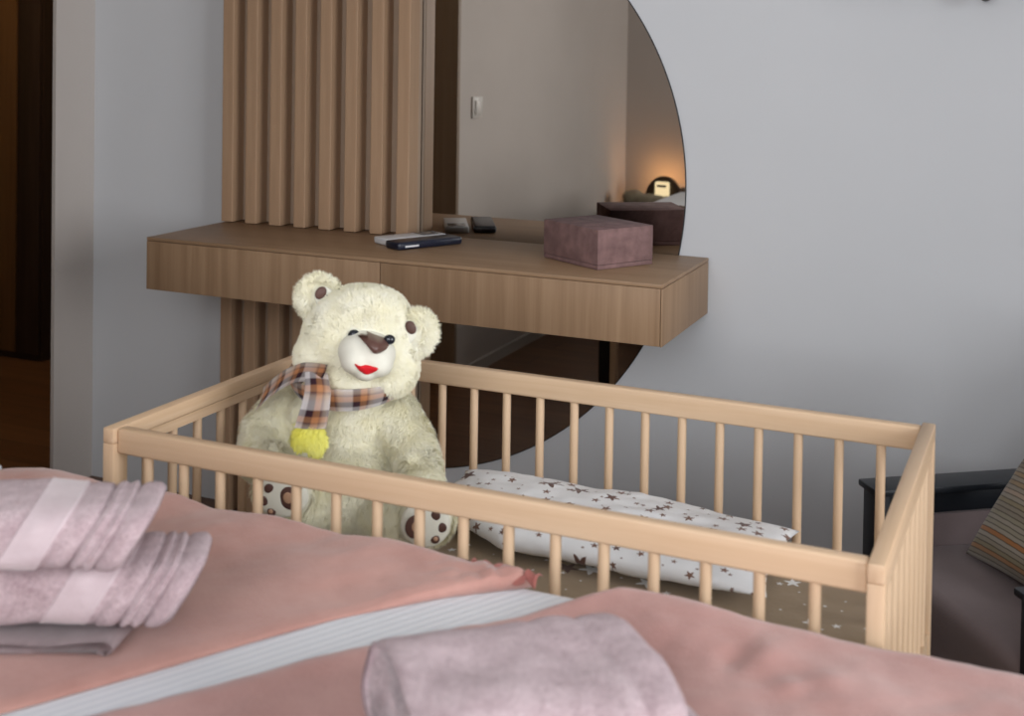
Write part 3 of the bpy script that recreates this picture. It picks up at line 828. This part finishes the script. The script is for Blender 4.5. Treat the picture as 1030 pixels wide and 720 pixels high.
# soles with paw prints
for c, rx, rz_, sgn, ro in ((fl_, .047, .038, -1, -18), (fr_, .043, .041, 1, 12)):
    bm = bmesh.new(); ellip(bm, c+Vector((0, -.006, 0)), (rx, .014, rz_), 4)
    sole = obj('sole', bm, M['velboa'], bear, 4)
    def pad(px, pz, r, kind):
        R2 = Matrix.Rotation(math.radians(ro), 3, 'Y'); p = R2 @ Vector((px*sgn, 0, pz))
        yy = -.006-.014*math.sqrt(max(.05, 1-(p.x/rx)**2-(p.z/rz_)**2))
        b = bmesh.new(); ellip(b, c+Vector((p.x, yy, p.z)), (r[0], .0022, r[1]), 3, R2); obj('paw_print', b, M['pad'], sole, 4)
        if kind:
            b = bmesh.new(); ellip(b, c+Vector((p.x+r[0]*.15*sgn, yy-.0016, p.z+.001)), (r[0]*.5, .0016, r[1]*.5), 3, R2); obj('paw_print', b, M['tan_print'], sole, 4)
    pad(-.016, -.004, (.0175, .0205), 1)
    pad(.014, .022, (.0085, .0085), 0); pad(.029, .004, (.0085, .0085), 0); pad(.022, -.018, (.008, .008), 1)

# little white cloth bunched under the bear's foot
bm = bmesh.new(); pillow_mesh(bm, .11, .09, .036, 40, 30, 8, .012)
for v in bm.verts: v.co.z = max(.0012, v.co.z+.016)
o = obj('muslin_cloth', bm, M['velboa'], None, 4); q = at(322, 524, 1.87); o.location = (q.x, q.y, .5105); o.rotation_euler = (0, 0, .5)
tag(o, 'small white muslin cloth bunched under the foot of the teddy bear', 'cloth')
# scarf
def ribbon(path, across, name, parent, width, th=.004, uvs=(9, .9), wav=0, uoff=0):
    """path: points; across: width direction at each point"""
    n = len(path); nv = 9; P = []
    for i in range(n):
        row = []
        for j in range(nv):
            f = j/(nv-1)-.5
            pth = path[i]
            nd = (path[min(n-1, i+1)]-path[max(0, i-1)]).cross(across[i]).normalized()
            row.append(pth+across[i].normalized()*f*width[i]+nd*(wav*math.sin(i*.9+f*6)+.004*math.cos(f*PI)))
        P.append(row)
    L = [0]
    for i in range(1, n): L.append(L[-1]+(path[i]-path[i-1]).length)
    bm = bmesh.new(); grid_mesh(bm, P, uv=lambda a, b: (uoff+L[a]*uvs[0]*2, b/(nv-1)*uvs[1]+.05))
    r = bmesh.ops.solidify(bm, geom=bm.faces[:], thickness=th)
    bmesh.ops.recalc_face_normals(bm, faces=bm.faces[:])
    return obj(name, bm, M['plaid'], parent, 4)
nc = bl(354, 381, 2.30)
path, acr, wid = [], [], []
for i in range(64):
    a = 2*PI*i/63
    path.append(nc+Vector((.106*math.cos(a)-.002, .104*math.sin(a)-.004, .001*math.cos(a)-.012*math.sin(a)*-1)))
    acr.append(Vector((.35*math.cos(a), .35*math.sin(a), 1))); wid.append(.042+.004*math.sin(3*a))
scarf = ribbon(path, acr, 'scarf', bear, wid, .005)
def px_path(l, w0, w1, n=26, acr=None):
    pts = smooth_line(lerp_poly([bl(*q) for q in l], n), 4)
    return pts, [acr]*n, [w0+(w1-w0)*i/(n-1) for i in range(n)]
ribbon(*[x if k != 1 else x for k, x in enumerate(px_path([(318, 376, 2.190), (320, 395, 2.165), (317, 412, 2.165), (312, 432, 2.175)], .040, .056, acr=Vector((1, .05, -.03))))][:2],
       'scarf_end', scarf, [.040+.016*i/25 for i in range(26)], .005)
pp = px_path([(326, 377, 2.17), (303, 375, 2.19), (286, 382, 2.215), (272, 392, 2.245), (260, 404, 2.28)], .042, .066, acr=Vector((.35, -.40, .85)))
ribbon(pp[0], pp[1], 'scarf_end', scarf, pp[2], .005, uoff=.4)
bm = bmesh.new(); ellip(bm, bl(319, 383, 2.195), (.020, .012, .016), 3)
uvl = bm.loops.layers.uv.verify()
for f in bm.faces:
    for l in f.loops: l[uvl].uv = (l.vert.co.x*18+.33, l.vert.co.z*18+.1)
obj('scarf_knot', bm, M['plaid'], scarf, 4)
# yellow tuft under the scarf end
bm = bmesh.new(); yc = bl(310, 437, 2.185); ellip(bm, yc, (.026, .007, .020), 3); ellip(bm, yc+Vector((.012, .002, -.014)), (.017, .007, .026), 3); ellip(bm, yc+Vector((-.016, .002, -.010)), (.012, .006, .018), 3)
yca = np.array(yc[:])
def comb_y(P):
    c = (P-yca)/.04; c[:, 2] -= 1.1; return c
furred('tassel', remesh(bm, .005, 3), M['yellow'], bear, 2600, .012, .0016, comb_y, None, 21)['label'] = 'yellow plush tassel'

# ------------------------------------------------------------------ armchair at the right with striped cushion
AX = Vector((.81, .586, 0)).normalized()
ch = thing('armchair', 'low black wood armchair with mauve upholstery in the corner by the crib', 'armchair', (-.327, -.383, 0), math.atan2(AX.y, AX.x))
# local: x = to the back, y = to the left seen from behind; near arm at negative y
AZ = .46
for y0 in (-.074, -.578):
    box('armrest', 0, .575 if y0 > -.1 else .62, y0, y0+.074, AZ-.013, AZ, M['blackwood'], ch, .003)
    yy = y0+.030
    box('arm_rail', .036, .56, yy, yy+.022, AZ-.062, AZ-.0135, M['blackwood'], ch, .002)
    box('leg', .006, .034, y0+.008, y0+.062, 0, AZ-.0135, M['blackwood'], ch, .002)
    box('leg', .52, .555, y0+.020, y0+.050, 0, AZ-.064, M['blackwood'], ch, .002)
    box('side_rail', .036, .518, yy, yy+.022, .10, .15, M['blackwood'], ch, .002)
box('front_rail', .012, .032, -.523, -.064, .10, .15, M['blackwood'], ch, .002)
bm = bmesh.new(); add_box(bm, .004, .50, -.522, -.052, .152, .342, .022, 4)
bmesh.ops.subdivide_edges(bm, edges=[e for e in bm.edges if e.calc_length() > .1], cuts=14, use_grid_fill=True)
for v in bm.verts:
    v.co += Vector((.0, 0, .006*nz(v.co.x*7, v.co.y*7, v.co.z*5)))
    v.co.x -= .0035*math.exp(-((v.co.z-.245-.05*(v.co.y+.25))/.008)**2)*(1 if v.co.x < .05 else 0)
obj('seat_cushion', bm, M['mauve'], ch, .9)
for y0 in (-.049, -.538):
    box('side_panel', .040, .50, y0, y0+.012, .151, .397, M['mauve'], ch, .003)
bm = bmesh.new(); add_box(bm, -.045, .045, -.522, -.052, 0, .42, .03, 4)
bmesh.ops.transform(bm, matrix=Matrix.Translation((.53, 0, .345)) @ Matrix.Rotation(math.radians(8), 4, 'Y'), verts=bm.verts[:])
obj('back_cushion', bm, M['mauve'], ch, .9)
# striped cushion leaning in the seat
pc = on_z(974, 555, .356)
bm = bmesh.new(); pillow_mesh(bm, .36, .40, .12, 60, 60, 3, .004, 2.4, True)
o = obj('striped_cushion', bm, M['stripe'], None, 4)
XD = (on_z(1030, 577, .352)-pc).normalized()
e1 = Vector((.62, -.78, -.02)).normalized()
up0 = Vector((.53, .30, .79)); e2 = (up0-e1*up0.dot(e1)).normalized(); e3 = e1.cross(e2)
R3 = Matrix((e1, e2, e3)).transposed().to_4x4()
ctr = pc + e1*.176 + e2*.195
o.matrix_world = Matrix.Translation(ctr) @ R3
tag(o, 'beige and grey striped cushion propped on the mauve armchair', 'cushion')

# ------------------------------------------------------------------ things seen in the mirror
t = thing('light_switch', 'square light switch on the taupe wall seen in the mirror', 'light switch', (XW, -1.592, 1.065))
box('plate', .0005, .008, -.047, .047, -.043, .043, M['switch'], t, .002)
box('rocker', .0085, .013, -.028, .028, -.028, .028, M['switch'], t, .002)
t = thing('chest_of_drawers', 'low dark wood chest in the room corner seen in the mirror', 'chest of drawers', (-1.46, -3.22, 0))
box('top', -.456, .46, -.28, .294, .49, .513, M['darkwood_x'], t, .002)
box('body', -.45, .45, -.275, .27, .05, .489, M['darkwood'], t, .002)
for z0 in (.06, .275):
    d = box('drawer', -.445, .445, .2705, .288, z0, z0+.205, M['darkwood'], t, .002)
    box('handle', -.09, .09, .2885, .298, z0+.16, z0+.172, M['chrome'], d, .001)
for sx in (-.42, .42):
    for sy in (-.24, .24): box('leg', sx-.02, sx+.02, sy-.02, sy+.02, 0, .049, M['black'], t)
LX = -1.830; LY = -3.366
t = thing('table_lamp', 'small glowing lamp in a dark arched frame on the chest', 'lamp', (LX, LY, .5135))
def arch(bm, hw, h, y0, y1, n=28, z0=0):
    P = [[(hw*math.cos(PI*i/n), y, z0+h*math.sin(PI*i/n)) for y in (y0, y1)] for i in range(n+1)]
    V = grid_mesh(bm, P); bm.faces.new([r[1] for r in V]); bm.faces.new([r[0] for r in reversed(V)]); bm.faces.new([V[0][0], V[0][1], V[-1][1], V[-1][0]])
    bmesh.ops.recalc_face_normals(bm, faces=bm.faces[:])
bm = bmesh.new(); arch(bm, .094, .126, -.022, .0); obj('back_plate', bm, M['wenge'], t, .7)
bm = bmesh.new(); P = []
for i in range(33):
    a = PI*i/32; P.append([(r*math.cos(a)*.094, y, r*math.sin(a)*.126) for r, y in ((1, -.024), (1.06, -.024), (1.06, .012), (1, .012))])
grid_mesh(bm, P, False, True); bmesh.ops.recalc_face_normals(bm, faces=bm.faces[:]); obj('arch_rim', bm, M['darkwood'], t, .7)
bm = bmesh.new(); add_box(bm, -.038, .038, .0125, .04, .0, .108, .010, 4); obj('glowing_panel', bm, M['glow'], t, .8)
bm = bmesh.new(); ellip(bm, (-.02, -.058, .085), (.04, .012, .012)); obj('bulb', bm, M['bulb'], t, 4)
box('slot', -.025, .025, .0402, .0425, .080, .092, M['black'], t, .001)
t = thing('power_outlet', 'wall socket with a black plug beside the small glowing lamp', 'socket', (-1.775, YB, .555))
box('plate', -.04, .04, .0005, .010, -.04, .04, M['switch'], t, .003)
bm = bmesh.new(); add_cyl(bm, (.012, .0102, .008), (.012, .045, .008), .019, 20, .015, .003); obj('plug', bm, M['black'], t, .7)
bm = bmesh.new(); c0 = Vector((-1.85, -3.20, .513))
for dx, dy, rx, ry, rz_ in ((-.09, 0, .050, .04, .032), (.0, .01, .08, .04, .022), (.08, .0, .09, .05, .017), (.14, .02, .07, .05, .013)):
    ellip(bm, c0+Vector((dx, dy, rz_*.85)), (rx, ry, rz_))
for v in bm.verts: v.co.z = max(.517, v.co.z)
th_ = furred('fluffy_throw', remesh(bm, .008, 3), M['cream'], None, 12000, .026, .0013, lambda P: np.tile(np.array([.1, 0, .5]), (len(P), 1)), lambda P: P[:, 2] > .522, 31, None, .5138)
tag(th_, 'fluffy cream throw heaped on the dark chest in front of the lamp', 'throw')

# ------------------------------------------------------------------ light
def area(name, loc, target, sx, sy, power, col, spread=PI):
    l = bpy.data.lights.new(name, 'AREA'); l.shape = 'RECTANGLE'; l.size = sx; l.size_y = sy; l.energy = power; l.color = col
    o = bpy.data.objects.new(name, l); COL.objects.link(o); o.location = loc
    o.rotation_euler = (Vector(target)-Vector(loc)).to_track_quat('-Z', 'Y').to_euler(); return o
area('daylight_and_fill', (XR+.35, (WY0+WY1)/2, (WZ0+WZ1)/2+.1), (-.5, (WY0+WY1)/2+.25, .95), 2.3, 2.0, 175, (.97, .98, 1.0))
pl = bpy.data.lights.new('hall_fill', 'POINT'); pl.energy = 20.0; pl.color = (1, .70, .38); pl.shadow_soft_size = .1  # unseen warm point light added to brighten the hall
po = bpy.data.objects.new('hall_fill', pl); COL.objects.link(po); po.location = (-3.15, .15, 2.3)
W = bpy.data.worlds.new('world'); S.world = W; W.use_nodes = True
area('daylight_and_fill', (-.22, YB-.35, 1.75), (-.9, 0, 1.0), 2.4, 1.5, 74, (.97, .98, 1.0))  # added frontal fill through the south opening, evens out the left side
bg = W.node_tree.nodes['Background']; bg.inputs[0].default_value = (.75, .85, 1, 1); bg.inputs[1].default_value = 1.0

# ------------------------------------------------------------------ render settings
S.view_settings.view_transform = 'Standard'; S.view_settings.look = 'None'; S.view_settings.gamma = 1
S.view_settings.use_curve_mapping = False; S.view_settings.exposure = -0.30
S.cycles.use_denoising = True
S.cycles.max_bounces = 8; S.cycles.diffuse_bounces = 5; S.cycles.glossy_bounces = 4; S.cycles.transparent_max_bounces = 8
S.cycles.sample_clamp_indirect = 6
S.cycles.caustics_reflective = False; S.cycles.caustics_refractive = False
